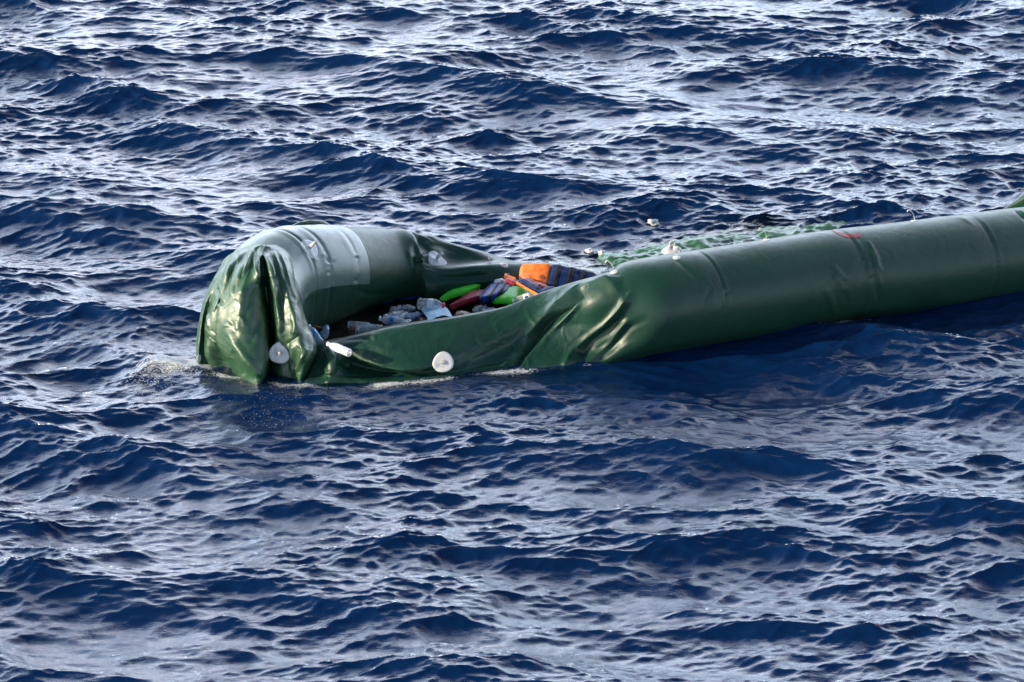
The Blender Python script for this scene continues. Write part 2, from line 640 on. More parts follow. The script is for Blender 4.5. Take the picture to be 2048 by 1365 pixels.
    wv_[selw] = np.clip(.55 + .9 * vnoise(Pw[selw], 3.2, 15, 2), 0, 1.2)
    foam += wv_ * np.exp(-(wl / 0.045) ** 2) * np.where(X < 1.0, .21, .15) + wv_ * np.exp(-(wl / .3) ** 2) * .10
    # a little turbulence where there is foam
    P3 = np.stack([X, Y, 0 * X], -1)[400 if False else 0:]
    turb = blob(*atz(330, 750)[:2], .75, .6) + 0.6 * blob(*atz(650, 785)[:2], .8, .25)
    sel = np.abs(turb) > 0.02
    tz = np.zeros(X.shape)
    tz[sel] = 0.016 * turb[sel] * vnoise(P3[sel], 6.0, 5, 4)
    chop = np.exp(-(wl / .7) ** 2)
    selc = (chop > .05) & ~inside
    tz[selc] += 0.006 * chop[selc] * vnoise(P3[selc] * np.array([.8, 1.3, 1]), 9.0, 61, 3)
    farz = np.exp(-(pl_dist([(0.35, 29.75), (4.5, 32.0)]) / .4) ** 2)
    self_ = farz > .03
    tz[self_] += 0.014 * farz[self_] * vnoise(P3[self_], 9.0, 77, 3)
    hump = 0.03 * blob(*atz(350, 728)[:2], .25, .16)
    Hs = Hs + tz + hump
    # clear water over the sunken tube and fabric
    clear = np.zeros(X.shape)
    far = pl_dist([(0.35, 29.88), (4.5, 32.12)])
    clear = np.maximum(clear, 0.88 * np.exp(-(far / 0.42) ** 4) * (1 - sstep(2.1, 2.7, X)))
    foam += .2 * np.exp(-(far / 0.3) ** 2) * (1 - sstep(2.6, 3.4, X))
    clear = np.maximum(clear, 0.6 * np.exp(-(pl_dist([(-2.25, 27.45), (-1.75, 27.22)]) / 0.10) ** 2))
    clear = np.maximum(clear, 0.5 * np.exp(-(pl_dist([(-0.45, 27.33), (0.5, 27.52)]) / 0.06) ** 2))
    Hs = np.where(inside & (far > 0.5), Hs - 0.03, Hs)
    V = np.stack([X2, Y2, Hs], -1)
    global SEA
    SEA = (xs, ys, Hs)
    o = grid_obj("sea", V, sea_mat(), attrs={"foam": foam, "clear": clear})
    o["kind"] = "structure"
    return o


make_sea()


def sea_z(x, y):
    xs, ys, Hs = SEA
    return float(Hs[np.abs(xs - x).argmin(), np.abs(ys - y).argmin()])


# ------------------------------------------------------------------ boat
boat = empty("inflatable_boat", (0.5, 28.6, 0), "large dark green inflatable boat, half collapsed and flooded, adrift on the sea", "boat")
surf = {}


def ring(c, heading, R, pitch=0.0, squash=1.0):
    h = math.radians(heading)
    n = np.array([math.sin(h), -math.cos(h), 0])
    up = np.array([math.sin(pitch) * math.cos(h), math.sin(pitch) * math.sin(h), math.cos(pitch)])
    out = []
    for k in range(11):
        a = math.radians(-60 + 30 * k)
        out.append(np.array(c) + R * (n * math.cos(a) + up * math.sin(a) * squash))
    return np.array(out)


def at(p):
    # (px, py, 'z', z) or (px, py, y)
    return atz(p[0], p[1], p[3]) if len(p) == 4 else aty(*p)


# --- near side tube: slack left half, then the long inflated run
S = []
zq = lambda a, b, z: (a, b, 'z', z)
S.append([zq(598, 800, -.3), zq(600, 772, 0), zq(603, 750, .03), zq(606, 730, .06), zq(610, 712, .10), zq(612, 696, .14), zq(614, 692, .08), zq(616, 690, 0), zq(618, 690, -.1), zq(620, 690, -.2), zq(622, 690, -.3)])
S.append([zq(636, 800, -.3), zq(638, 773, -.02), zq(640, 752, .03), zq(642, 728, .10), zq(642, 704, .16), zq(644, 686, .20), zq(646, 683, .15), zq(648, 684, .05), zq(650, 686, -.05), zq(652, 690, -.15), zq(654, 690, -.3)])
S.append([zq(664, 800, -.3), zq(664, 772, -.02), zq(664, 750, .06), zq(663, 722, .15), zq(660, 698, .20), zq(672, 680, .215), zq(674, 677, .16), zq(676, 679, .06), zq(678, 682, -.05), zq(680, 686, -.15), zq(682, 690, -.3)])
S.append([zq(705, 800, -.3), zq(705, 770, -.02), zq(705, 748, .03), zq(706, 728, .06), zq(703, 709, .16), zq(708, 674, .25), zq(710, 672, .20), zq(712, 668, .08), zq(714, 672, -.05), zq(716, 676, -.15), zq(718, 680, -.3)])
S.append([zq(760, 800, -.3), zq(760, 768, -.02), zq(762, 752, .0), zq(764, 740, .02), zq(764, 730, .12), zq(770, 662, .30), zq(772, 660, .26), zq(774, 652, .12), zq(776, 656, -.05), zq(778, 660, -.15), zq(780, 664, -.3)])
S.append([zq(830, 795, -.3), zq(832, 762, -.02), zq(834, 752, .0), zq(836, 743, .03), zq(836, 735, .10), zq(838, 653, .32), zq(840, 651, .29), zq(842, 642, .15), zq(844, 646, 0), zq(846, 650, -.15), zq(848, 654, -.3)])
S.append([zq(900, 790, -.3), zq(902, 758, -.02), zq(902, 745, .03), zq(902, 734, .06), zq(904, 705, .16), zq(908, 641, .335), zq(910, 639, .30), zq(912, 632, .15), zq(914, 636, 0), zq(916, 640, -.15), zq(918, 644, -.3)])
S.append([zq(985, 785, -.3), zq(987, 747, -.02), zq(988, 725, .04), zq(990, 704, .10), zq(992, 672, .22), zq(996, 622, .35), zq(998, 620, .32), zq(1000, 616, .18), zq(1002, 620, 0), zq(1004, 624, -.15), zq(1006, 628, -.3)])
S.append([zq(1065, 780, -.3), zq(1066, 742, -.02), zq(1068, 708, .08), zq(1070, 672, .18), zq(1072, 633, .32), zq(1076, 592, .42), zq(1079, 588, .40), zq(1082, 594, .25), zq(1086, 604, .05), zq(1090, 610, -.15), zq(1094, 616, -.3)])
S.append([zq(1130, 775, -.3), zq(1132, 738, -.02), zq(1136, 698, .10), zq(1138, 655, .25), zq(1142, 612, .42), zq(1146, 569, .53), zq(1150, 566, .50), zq(1156, 574, .32), zq(1162, 586, .08), zq(1168, 598, -.15), zq(1172, 606, -.3)])
S.append([zq(1196, 770, -.3), zq(1198, 734, -.04), zq(1203, 692, .12), zq(1206, 645, .32), zq(1210, 592, .53), zq(1215, 549, .63), zq(1221, 548, .58), zq(1228, 560, .38), zq(1234, 576, .08), zq(1238, 590, -.15), zq(1242, 600, -.3)])
rings = [((0.93, 28.0, .32), .375), ((1.28, 28.16, .335), .38), ((1.6, 28.33, .325), .38), ((1.94, 28.51, .315), .38), ((2.55, 28.85, .30), .38), ((3.0, 29.10, .265), .38), ((3.5, 29.38, .235), .38), ((4.02, 29.68, .20), .38), ((4.32, 29.85, .18), .375)]
NS = len(S)
net = [np.array([at(p) for p in s]) for s in S] + [ring(c, 29, R) for c, R in rings]
# past the frame the tube sags and pinches to the stern cone
net += [ring((4.8, 30.12, .20), 29, .36), ring((5.5, 30.5, .18), 29, .35), ring((6.3, 30.95, .15), 29, .22), ring((6.9, 31.3, .10), 29, .06)]
net = np.array(net)
V = cat_rom(cat_rom(net, 30, 0), 22, 1)
px, py = proj(V)
nrm = normals(V)
# orientation: outward on the visible face
if nrm[NS * 30 + 60, 22 * 4][1] > 0:
    nrm = -nrm
front = (np.arange(V.shape[1]) < 22 * 5.2)[None, :]
fr = np.broadcast_to(1 - sstep(22 * 4.7, 22 * 5.3, np.arange(V.shape[1]))[None, :], px.shape)
D = np.zeros(px.shape)
# big diagonal folds where the air ends
D += ridge(px, py, [(1023, 735), (1045, 690), (1072, 650), (1112, 612), (1165, 574), (1215, 560)], 34, 20, 0.048, 1.5, (0, .35))
D -= ridge(px, py, [(1031, 734), (1058, 696), (1090, 660), (1130, 622), (1165, 590)], 9, 22, 0.125, 1.1, (0, .3))
D += ridge(px, py, [(1070, 712), (1095, 675), (1135, 632), (1154, 614), (1166, 589)], 8, 26, 0.026, 1.2, (.3, .2))
D += ridge(px, py, [(1128, 728), (1146, 698), (1168, 681), (1209, 649), (1238, 616), (1247, 601)], 30, 12, 0.036, 1.9, (0, .18))
D -= ridge(px, py, [(1160, 715), (1185, 682), (1214, 662), (1238, 640), (1250, 620)], 14, 16, 0.050, 1.2, (.1, .3))
D += ridge(px, py, [(1168, 732), (1196, 708), (1222, 686), (1246, 648)], 22, 11, 0.022, 1.7, (0, .2))
D -= ridge(px, py, [(1195, 722), (1222, 698), (1257, 657), (1292, 640)], 10, 13, 0.026, 1.2, (.1, .5))
D += ridge(px, py, [(1215, 722), (1240, 700), (1262, 684)], 14, 8, 0.008, 1.1)
D -= ridge(px, py, [(1128, 610), (1160, 640), (1150, 665)], 30, 30, 0.008, 1.5, (.3, .3))
D += ridge(px, py, [(1195, 552), (1225, 568), (1240, 590)], 20, 20, 0.010, 1.5)
# slack sheet: seam kink, creases and the folded lip at its left end
D += ridge(px, py, [(1048, 612), (1062, 640), (1078, 655)], 5, 5, 0.008, 1.2)
D -= ridge(px, py, [(938, 632), (952, 668), (968, 684), (978, 730)], 4, 5, 0.006, 1.2)
D += ridge(px, py, [(938, 640), (958, 672), (974, 700), (980, 735)], 9, 8, 0.006, 1.2)
D -= ridge(px, py, [(966, 682), (985, 674), (1004, 664)], 6, 9, 0.009, 1.3)
D += ridge(px, py, [(925, 742), (945, 712), (975, 700)], 16, 10, 0.012, 1.3)
D += ridge(px, py, [(737, 666), (745, 672), (752, 680)], 7, 7, 0.014, 1.2)
D += ridge(px, py, [(672, 700), (700, 690), (735, 687), (770, 697), (800, 692)], 9, 11, 0.012, 1.3)
D -= ridge(px, py, [(690, 682), (720, 678), (750, 683)], 6, 7, 0.008, 1.3)
D += ridge(px, py, [(700, 702), (760, 698), (860, 712)], 14, 14, 0.010, 1.4)
D += ridge(px, py, [(655, 698), (666, 718), (664, 740), (659, 753)], 12, 10, 0.045, 1.0, (.1, .1))
D += ridge(px, py, [(640, 731), (650, 737), (657, 750)], 5, 5, 0.018, 1.0)
D -= ridge(px, py, [(672, 722), (690, 728), (704, 737)], 9, 8, 0.028, 1.2)
D += ridge(px, py, [(676, 716), (700, 728), (706, 741)], 6, 6, 0.020, 1.0)
D -= ridge(px, py, [(618, 700), (612, 730), (600, 765)], 14, 14, 0.06, 1.0, (0, 0))
D += ridge(px, py, [(700, 712), (736, 724), (772, 735), (802, 740), (838, 737), (866, 733)], 4, 5, 0.015, 1.0)
D += ridge(px, py, [(800, 640), (860, 690), (880, 735)], 30, 30, 0.006, 1.5)
slack = 1 - sstep(1150, 1260, px)
D *= 1 - 0.36 * slack
D += slack * 0.006 * vnoise(V, 5.0, 3, 3)
D += slack * (0.0045 * creases(V, 4.0, 41) + 0.003 * creases(V, 9.0, 42) - 0.003 * creases(V, 6.0, 43))
D *= fr
D += (1 - slack) * 0.004 * vnoise(V, 2.0, 8, 2)
# welded hoops with puckers on the inflated run
ctr = np.array([c for c, R in rings])
su = V[..., 0] * math.cos(math.radians(29)) + V[..., 1] * math.sin(math.radians(29))
al = -60 + 30 * (np.arange(V.shape[1]) / 22.0)[None, :] + 0 * px
pr = np.random.default_rng(3)
for cx, cy in [(1.47, 28.26), (2.62, 28.89), (3.72, 29.5), (4.9, 30.18)]:
    s0 = cx * math.cos(math.radians(29)) + cy * math.sin(math.radians(29))
    s0 = s0 + 0.006 * np.sin(np.radians(al * 3))
    d = su - s0
    D += -0.0055 * np.exp(-(d / 0.007) ** 2) + 0.003 * np.exp(-((d - 0.022) / 0.02) ** 2)
    D -= 0.004 * np.exp(-(d / 0.08) ** 2)
    for k in range(9):
        a0 = pr.uniform(5, 48)
        dd = pr.choice([-1, 1]) * pr.uniform(0.012, 0.03)
        D += pr.uniform(-0.008, 0.007) * np.exp(-((d - dd) / pr.uniform(0.01, 0.02)) ** 2 - ((al - a0) / pr.uniform(1.5, 3)) ** 2)
# stretched wrinkles by the third and fourth hoop
for pts, a, w in [([(1664, 528), (1680, 548), (1694, 562)], .012, 5), ([(1668, 548), (1682, 570), (1692, 588)], .012, 6), ([(1650, 572), (1662, 600), (1672, 640)], .010, 8),
                  ([(1680, 560), (1690, 590), (1697, 610)], -.008, 5),
                  ([(1735, 480), (1750, 505), (1760, 525)], .008, 4), ([(1742, 500), (1755, 528), (1765, 548)], .011, 5), ([(1748, 525), (1756, 552), (1763, 577)], .010, 5), ([(1748, 540), (1753, 580), (1760, 608)], -.010, 5),
                  ([(1346, 515), (1380, 545), (1395, 560)], -.004, 6), ([(1425, 570), (1410, 600), (1408, 640)], -.003, 8),
                  ([(2018, 408), (2035, 418), (2052, 432)], .016, 5), ([(2022, 414), (2040, 428), (2058, 445)], -.014, 5), ([(2030, 412), (2050, 420)], .012, 4),
                  ([(1880, 430), (1925, 436), (1950, 450)], .006, 5)]:
    D += ridge(px, py, pts, w, w, a, 1.2, (.2, .2)) * fr
V = V + nrm * D[..., None]
near = grid_obj("side_tube", V, M_GREEN, boat)

# --- bow and far side tube: inflated, then pinched and slack, then sunk
def cz(px_, py_, z):
    return atz(px_, py_, z)


R2 = 0.375
B = []
for (a, b, z), h, R, pt in [((512, 655, .28), 84, .34, .0), ((524, 584, .40), 66, .365, .06), ((563, 553, .42), 52, .375, .10), ((640, 543, .34), 47, .368, .16), ((715, 542, .225), 38, .352, .16), ((775, 541, .155), 26, .338, .08), ((815, 541, .13), 24, .332, .03)]:
    B.append(ring(cz(a, b, z), h, R, pt))
B.append(np.array([at(p) for p in [(858, 640, 29.25), (856, 612, 29.16), (852, 588, 29.10), (850, 560, 29.12), (852, 532, 29.22), (858, 507, 29.38), (852, 471, 29.50), (854, 474, 29.7), (862, 510, 29.6), (864, 550, 29.6), (866, 600, 29.5)]]))
B.append(np.array([at(p) for p in [(900, 630, 29.3), (898, 605, 29.2), (895, 582, 29.12), (892, 560, 29.14), (892, 537, 29.22), (898, 518, 29.45), (898, 488, 29.56), (900, 490, 29.7), (908, 530, 29.7), (910, 560, 29.7), (914, 600, 29.6)]]))
B.append(np.array([at(p) for p in [(965, 630, 29.4), (962, 600, 29.3), (958, 578, 29.22), (955, 556, 29.22), (955, 532, 29.28), (962, 522, 29.5), (962, 504, 29.62), (964, 506, 29.82), (970, 535, 29.9), (974, 565, 29.85), (978, 600, 29.75)]]))
B.append(np.array([at(p) for p in [(1035, 635, 29.6), (1032, 605, 29.42), (1028, 580, 29.28), (1025, 556, 29.28), (1025, 528, 29.42), (1030, 527, 29.62), (1035, 525, 29.85), (1038, 528, 30.0), (1042, 548, 30.05), (1046, 575, 30.0), (1050, 600, 29.9)]]))
B.append(np.array([at(p) for p in [(1110, 625, 29.8), (1108, 600, 29.65), (1104, 575, 29.5), (1102, 553, 29.5), (1102, 529, 29.62), (1108, 530, 29.9), (1114, 533, 30.05), (1118, 540, 30.15), (1122, 556, 30.2), (1126, 575, 30.15), (1130, 600, 30.05)]]))
B.append(np.array([at(p) for p in [(1190, 620, 29.95), (1188, 595, 29.85), (1185, 572, 29.75), (1184, 556, 29.78), (1184, 545, 29.85), (1190, 540, 30.05), (1196, 536, 30.25), (1200, 540, 30.4), (1204, 556, 30.4), (1206, 575, 30.35), (1210, 600, 30.2)]]))
for r_ in B[:4]:
    c0 = r_.mean(0)
    lowz = r_[:, 2].max() * .5 - .02
    for p_ in (0, 1, 9, 10):
        r_[p_, 2] = min(r_[p_, 2], -.12) if p_ in (0, 10) else min(r_[p_, 2], .06)
for x, y, z, R in [(0.85, 30.06, -.155, .165), (1.15, 30.22, -.175, .19), (1.6, 30.45, -.178, .20), (2.1, 30.72, -.185, .20), (2.7, 31.04, -.20, .20), (3.4, 31.42, -.34, .2)]:
    B.append(ring((x, y + .10, z), 29, R * 1.9, 0, 0.50))
B = np.array(B)
nB0 = len(B)
VB = cat_rom(cat_rom(B, 26, 0), 20, 1)
pxb, pyb = proj(VB)
nb = normals(VB)
if nb[26 * 3, 20 * 4][1] > 0:
    nb = -nb
frb = 1 - sstep(20 * 6.3, 20 * 7, np.arange(VB.shape[1]))[None, :]
DB = 0.003 * vnoise(VB, 2.5, 9, 2)
sb = (np.arange(VB.shape[0]) / 26.0)[:, None] + 0 * pxb
alb = -60 + 30 * (np.arange(VB.shape[1]) / 20.0)[None, :] + 0 * pxb
for k, s0 in enumerate([1.95, 2.42, 3.18]):
    d = (sb - s0) * 0.33
    m = sstep(-30, -5, alb)
    DB += m * (-0.013 * np.exp(-(d / 0.012) ** 2) + 0.006 * np.exp(-((d + 0.035) / 0.03) ** 2)) * (1.0 if k < 2 else 0.45)
    for q in range(10):
        a0 = pr.uniform(-5, 45)
        dd = pr.choice([-1, 1]) * pr.uniform(0.0, 0.03)
        DB += pr.uniform(-0.012, 0.010) * np.exp(-((d - dd) / pr.uniform(0.012, 0.022)) ** 2 - ((alb - a0) / pr.uniform(1.5, 3.2)) ** 2)
for pts, a, w in [([(822, 462), (838, 480), (850, 492)], .015, 7), ([(806, 452), (850, 470), (880, 488)], -.010, 6), ([(826, 486), (835, 510), (830, 535)], -.022, 11), ([(838, 486), (880, 492), (930, 505)], -.02, 9),
                  ([(825, 520), (850, 522), (880, 530)], -.02, 7), ([(828, 512), (850, 512), (870, 520)], .014, 6), ([(815, 500), (822, 520), (826, 545)], .012, 8), ([(850, 550), (920, 556), (1000, 548)], -.022, 13),
                  ([(840, 538), (870, 546), (905, 548)], .010, 6), ([(860, 570), (920, 566), (1000, 562)], .012, 8), ([(700, 575), (740, 590), (790, 585)], -.006, 10), ([(935, 515), (990, 522)], -.01, 6), ([(600, 600), (640, 585), (662, 572)], .006, 5)]:
    DB += ridge(pxb, pyb, pts, w, w, a, 1.3, (.25, .25)) * frb
sunk = sstep(1150, 1230, pxb)
DB += sunk * (0.026 * vnoise(VB, 5, 21, 4) + 0.014 * vnoise(VB, 17, 22, 3))
VB = VB + nb * DB[..., None]
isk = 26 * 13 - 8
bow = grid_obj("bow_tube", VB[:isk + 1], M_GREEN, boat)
grid_obj("sunken_tube", VB[isk:], M_SUNK_LIT, boat)

# pale dry sleeve welded round the bow section
i0, i1 = int(26 * 0.62), int(26 * 3.6)
j0, j1 = int(20 * 1.9), int(20 * 8.0)
nb2 = normals(VB)
if nb2[26 * 3, 20 * 4][1] > 0:
    nb2 = -nb2
shell = VB[i0:i1, j0:j1] + nb2[i0:i1, j0:j1] * 0.005
shell[:3] = VB[i0:i0 + 3, j0:j1] - nb2[i0:i0 + 3, j0:j1] * 0.004
shell[-1] = VB[i1 - 1, j0:j1] - nb2[i1 - 1, j0:j1] * 0.002
sleeve = grid_obj("sleeve", shell, M_SLEEVE, boat)

# --- the slack skin hanging over the bow
# rows: height in the picture; columns: the same crease followed downwards. value = (px, bulge towards us)
rows = [
    (490, [(500, -.30), (503, -.20), (507, -.14), (511, -.10), (515, -.06), (520, -.02), (524, .0), (528, -.01), (531, -.02), (534, -.03), (538, -.05), (542, -.08), (546, -.14), (552, -.22)]),
    (502, [(474, -.34), (478, -.22), (484, -.15), (490, -.10), (497, -.07), (504, -.02), (512, -.03), (520, .0), (526, -.04), (536, -.05), (546, -.07), (556, -.10), (566, -.16), (572, -.26)]),
    (518, [(450, -.36), (456, -.24), (464, -.17), (474, -.10), (484, -.09), (496, .0), (508, -.03), (519, .02), (526, -.10), (537, .0), (548, -.06), (560, -.09), (576, -.16), (583, -.30)]),
    (545, [(433, -.38), (438, -.26), (445, -.21), (455, -.10), (468, -.09), (482, .0), (500, -.02), (519, .02), (526, -.20), (541, .02), (552, -.06), (570, -.08), (584, -.16), (589, -.32)]),
    (580, [(416, -.40), (422, -.28), (430, -.24), (444, -.13), (453, -.12), (462, -.06), (484, .01), (520, -.04), (532, -.28), (546, .0), (560, -.05), (576, -.04), (590, -.14), (594, -.34)]),
    (610, [(405, -.42), (410, -.30), (417, -.30), (431, -.16), (438, -.16), (448, -.08), (484, .02), (524, -.07), (536, -.32), (549, -.02), (564, -.05), (582, -.01), (600, -.12), (604, -.34)]),
    (645, [(398, -.42), (403, -.30), (409, -.35), (414, -.23), (432, -.15), (437, -.12), (480, .03), (530, -.06), (541, -.34), (554, -.03), (570, -.03), (592, .02), (612, -.10), (616, -.34)]),
    (680, [(394, -.42), (399, -.30), (406, -.36), (413, -.25), (433, -.17), (436, -.13), (478, .05), (531, -.02), (543, -.34), (553, -.07), (576, -.03), (600, .03), (624, -.07), (630, -.32)]),
    (706, [(393, -.42), (397, -.31), (405, -.36), (416, -.27), (444, -.26), (448, -.13), (482, .06), (531, .0), (544, -.34), (556, -.10), (580, -.05), (604, .06), (630, -.06), (638, -.32)]),
    (730, [(395, -.42), (400, -.34), (412, -.37), (430, -.30), (457, -.28), (462, -.14), (493, .07), (530, .03), (541, -.30), (556, -.12), (580, -.07), (606, .05), (620, -.05), (634, -.32)]),
    (755, [(402, -.42), (410, -.36), (424, -.37), (444, -.30), (466, -.27), (475, -.14), (507, .06), (527, .03), (536, -.28), (556, -.12), (580, -.06), (602, .02), (612, -.06), (626, -.32)]),
    (785, [(410, -.42), (418, -.36), (432, -.37), (452, -.30), (474, -.27), (488, -.09), (510, .07), (524, .0), (536, -.28), (556, -.12), (580, -.06), (598, .0), (606, -.06), (620, -.32)]),
    (830, [(420, -.42), (428, -.36), (442, -.37), (460, -.30), (482, -.27), (494, -.11), (512, .04), (524, -.03), (536, -.28), (556, -.14), (580, -.08), (594, -.03), (602, -.08), (616, -.32)]),
]
ybase = {490: 28.0, 502: 27.9, 518: 27.78, 545: 27.65, 580: 27.54, 610: 27.48, 645: 27.42, 680: 27.38, 706: 27.34, 730: 27.32, 755: 27.30, 785: 27.30, 830: 27.30}
net = np.array([[aty(p[0], r, ybase[r] - p[1]) for p in c] for r, c in rows])
VD = cat_rom(cat_rom(net, 24, 0), 16, 1)
pxd, pyd = proj(VD)
nd = normals(VD)
if nd[120, 100][1] > 0:
    nd = -nd
DD = 0.010 * vnoise(VD, 5, 31, 3) * sstep(484, 560, pyd)
for pts, wl, wr, a in [
    ([(503, 498), (510, 520), (515, 545), (519, 560)], 8, 6, .020), ([(519, 512), (527, 510), (534, 516), (540, 530), (548, 560)], 6, 7, .022),
    ([(470, 505), (462, 530), (452, 560)], 8, 8, .012), ([(482, 498), (476, 530), (466, 560), (462, 600)], 7, 7, .012), ([(494, 495), (488, 530), (480, 560)], 6, 6, -.012),
    ([(500, 540), (490, 565), (482, 590)], 9, 9, .012), ([(520, 560), (500, 590), (490, 640)], 14, 14, -.014),
    ([(545, 500), (558, 530), (566, 565)], 6, 6, .010), ([(556, 500), (570, 530), (584, 580), (596, 610)], 5, 5, .012), ([(538, 505), (548, 530), (556, 560)], 5, 5, -.010),
    ([(434, 575), (440, 600), (446, 612)], 6, 6, -.014), ([(460, 560), (448, 590), (436, 620)], 7, 7, .014),
    ([(448, 655), (455, 645), (462, 655)], 5, 5, .008), ([(460, 640), (466, 655), (470, 668)], 5, 5, -.007), ([(470, 640), (474, 650), (476, 662)], 5, 5, .007),
    ([(478, 632), (486, 640), (490, 655)], 5, 5, .010), ([(500, 690), (512, 655), (526, 630)], 12, 12, -.010), ([(452, 655), (470, 690), (500, 730), (522, 758)], 10, 12, .020),
    ([(462, 700), (480, 735), (490, 755)], 7, 7, -.018), ([(410, 600), (414, 620), (416, 660)], 4, 4, .010), ([(420, 660), (432, 670)], 4, 4, -.006), ([(416, 675), (432, 690)], 4, 4, .008),
    ([(560, 590), (568, 640), (584, 690)], 12, 12, .014), ([(588, 620), (590, 655), (588, 672)], 8, 8, .014), ([(614, 694), (604, 716), (592, 745)], 9, 7, .028),
    ([(586, 688), (584, 715), (584, 745)], 6, 6, .018), ([(598, 690), (590, 720), (586, 745)], 7, 6, -.016), ([(572, 690), (590, 678), (604, 668)], 5, 5, -.010),
    ([(512, 755), (535, 762), (560, 762)], 8, 8, -.01), ([(618, 660), (626, 690), (618, 730)], 8, 8, .012), ([(500, 500), (520, 492), (545, 497)], 6, 6, .006)]:
    DD += ridge(pxd, pyd, pts, wl, wr, a, 1.2, (.15, .15))
DD += (0.004 * creases(VD, 4.0, 51) + 0.0015 * creases(VD, 10.0, 52) - 0.003 * creases(VD, 6.0, 53)) * sstep(484, 560, pyd)
VD = VD + nd * DD[..., None]
drape = grid_obj("slack_skin", VD, M_SKIN_LIT, boat)

# small loop of loose skin standing behind the bow section
hump = []
for a, b, y in [(555, 470, 28.9), (580, 458, 28.95), (600, 448, 29.0), (622, 444, 29.05), (645, 448, 29.1), (668, 458, 29.15), (690, 470, 29.2)]:
    b -= 4
    hump.append([aty(a, b + 40, y - .02), aty(a, b + 14, y - .03), aty(a, b + 2, y), aty(a, b, y + .05), aty(a, b + 8, y + .12), aty(a, b + 40, y + .16)])
VH = cat_rom(cat_rom(np.array(hump), 10, 0), 8, 1)
VH += normals(VH) * (0.008 * vnoise(VH, 9, 4, 3))[..., None]
grid_obj("loose_fold", VH, M_GREEN, boat)

# stern cone of the far tube, rising at the frame's right edge
cone = []
for a, b, y, r in [(2006, 426, 30.6, .03), (2030, 420, 30.6, .08), (2058, 412, 30.6, .15), (2090, 405, 30.6, .22), (2160, 405, 30.6, .3)]:
    c = aty(a, b, y)
    cone.append([c + r * np.array([.1 * math.cos(t), -.45 * math.copysign(abs(math.cos(t)) ** .5, math.cos(t)), math.copysign(abs(math.sin(t)) ** .5, math.sin(t))]) for t in np.radians(np.arange(-60, 241, 30))])
VC = cat_rom(cat_rom(np.array(cone), 8, 0), 5, 1)
grid_obj("stern_cone", VC, M_GREEN, boat)

# floor sheet under the flood water
FX = [atz(640, 700, -.25), atz(860, 650, -.25), atz(1100, 600, -.3), (4.4, 30.2, -.4)]
GX = [atz(650, 570, -.25), atz(860, 560, -.25), atz(1150, 540, -.3), (3.8, 31.2, -.4)]
fl = np.array([[np.array(a) * (1 - t) + np.array(b) * t for t in np.linspace(-.1, 1.1, 6)] for a, b in zip(FX, GX)])
VF = cat_rom(cat_rom(fl, 10, 0), 8, 1)
VF[..., 2] += 0.03 * vnoise(VF, 2.5, 6, 3)
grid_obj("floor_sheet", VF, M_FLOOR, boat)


# deep water under the surface: what clear patches of the sea look down into
dw = mesh_obj("deep_water", [(-60, 5, -1.3), (60, 5, -1.3), (60, 80, -1.3), (-60, 80, -1.3)], [(0, 1, 2, 3)], simple("deep_water", (0.001, 0.008, 0.03), 1.0, .2, 1, 0, spec=0))
dw["kind"] = "structure"

# ------------------------------------------------------------------ flood water inside the hull
def bilge():
    m, nt, p, out = new_mat("flood_water")
    v = objcoord(nt, (1, 1.3, 1), (0, 0, .4))
    n = noise(nt, 20, 5, 0.65, v, 0.8)
    n2 = noise(nt, 9, 4, 0.6, v, 0.6)
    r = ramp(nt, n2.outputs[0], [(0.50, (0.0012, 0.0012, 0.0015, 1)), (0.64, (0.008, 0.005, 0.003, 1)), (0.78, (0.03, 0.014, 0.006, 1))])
    nt.links.new(r.outputs[0], p.inputs["Base Color"])
    p.inputs["Roughness"].default_value = 0.06
    p.inputs["IOR"].default_value = 1.25
    b = bump(nt, n.outputs[0], 0.35, 0.02)
    nt.links.new(b.outputs[0], p.inputs["Normal"])
    a = [(-1.75, 27.55), (-0.6, 27.55), (0.6, 28.0), (1.2, 28.35)]
    c = [(-1.75, 28.75), (-0.6, 29.3), (0.5, 29.75), (0.75, 29.75)]
    g = np.array([[np.array([*p0, 0.0]) * (1 - t) + np.array([*p1, 0.0]) * t for t in np.linspace(0, 1, 6)] for p0, p1 in zip(a, c)])
    g = cat_rom(cat_rom(g, 60, 0), 30, 1)
    g[..., 2] = 0.016 + 0.010 * vnoise(g, 4.5, 12, 4)
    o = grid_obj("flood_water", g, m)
    o["kind"] = "structure"


bilge()

# ------------------------------------------------------------------ surface lookup for patches
dg = bpy.context.evaluated_depsgraph_get()
BV = {}


def bvh(o):
    if o.name not in BV:
        me = o.data
        n = len(me.vertices)
        co = np.empty(n * 3, np.float32)
        me.vertices.foreach_get("co", co)
        f = np.empty(len(me.loops), np.int32)
        me.loops.foreach_get("vertex_index", f)
        mw = np.array(o.matrix_world)
        co = co.reshape(-1, 3)
        BV[o.name] = BVHTree.FromPolygons([Vector(c) for c in co.tolist()], f.reshape(-1, 4).tolist())
    return BV[o.name]


def hit(o, px_, py_):
    d = Vector(ray(px_, py_)).normalized()
    loc, n, i, dist = bvh(o).ray_cast(Vector((0, 0, CAM_H)), d)
    if loc is None:
        return None, None
    if n.dot(d) > 0:
        n = -n
    return loc, n


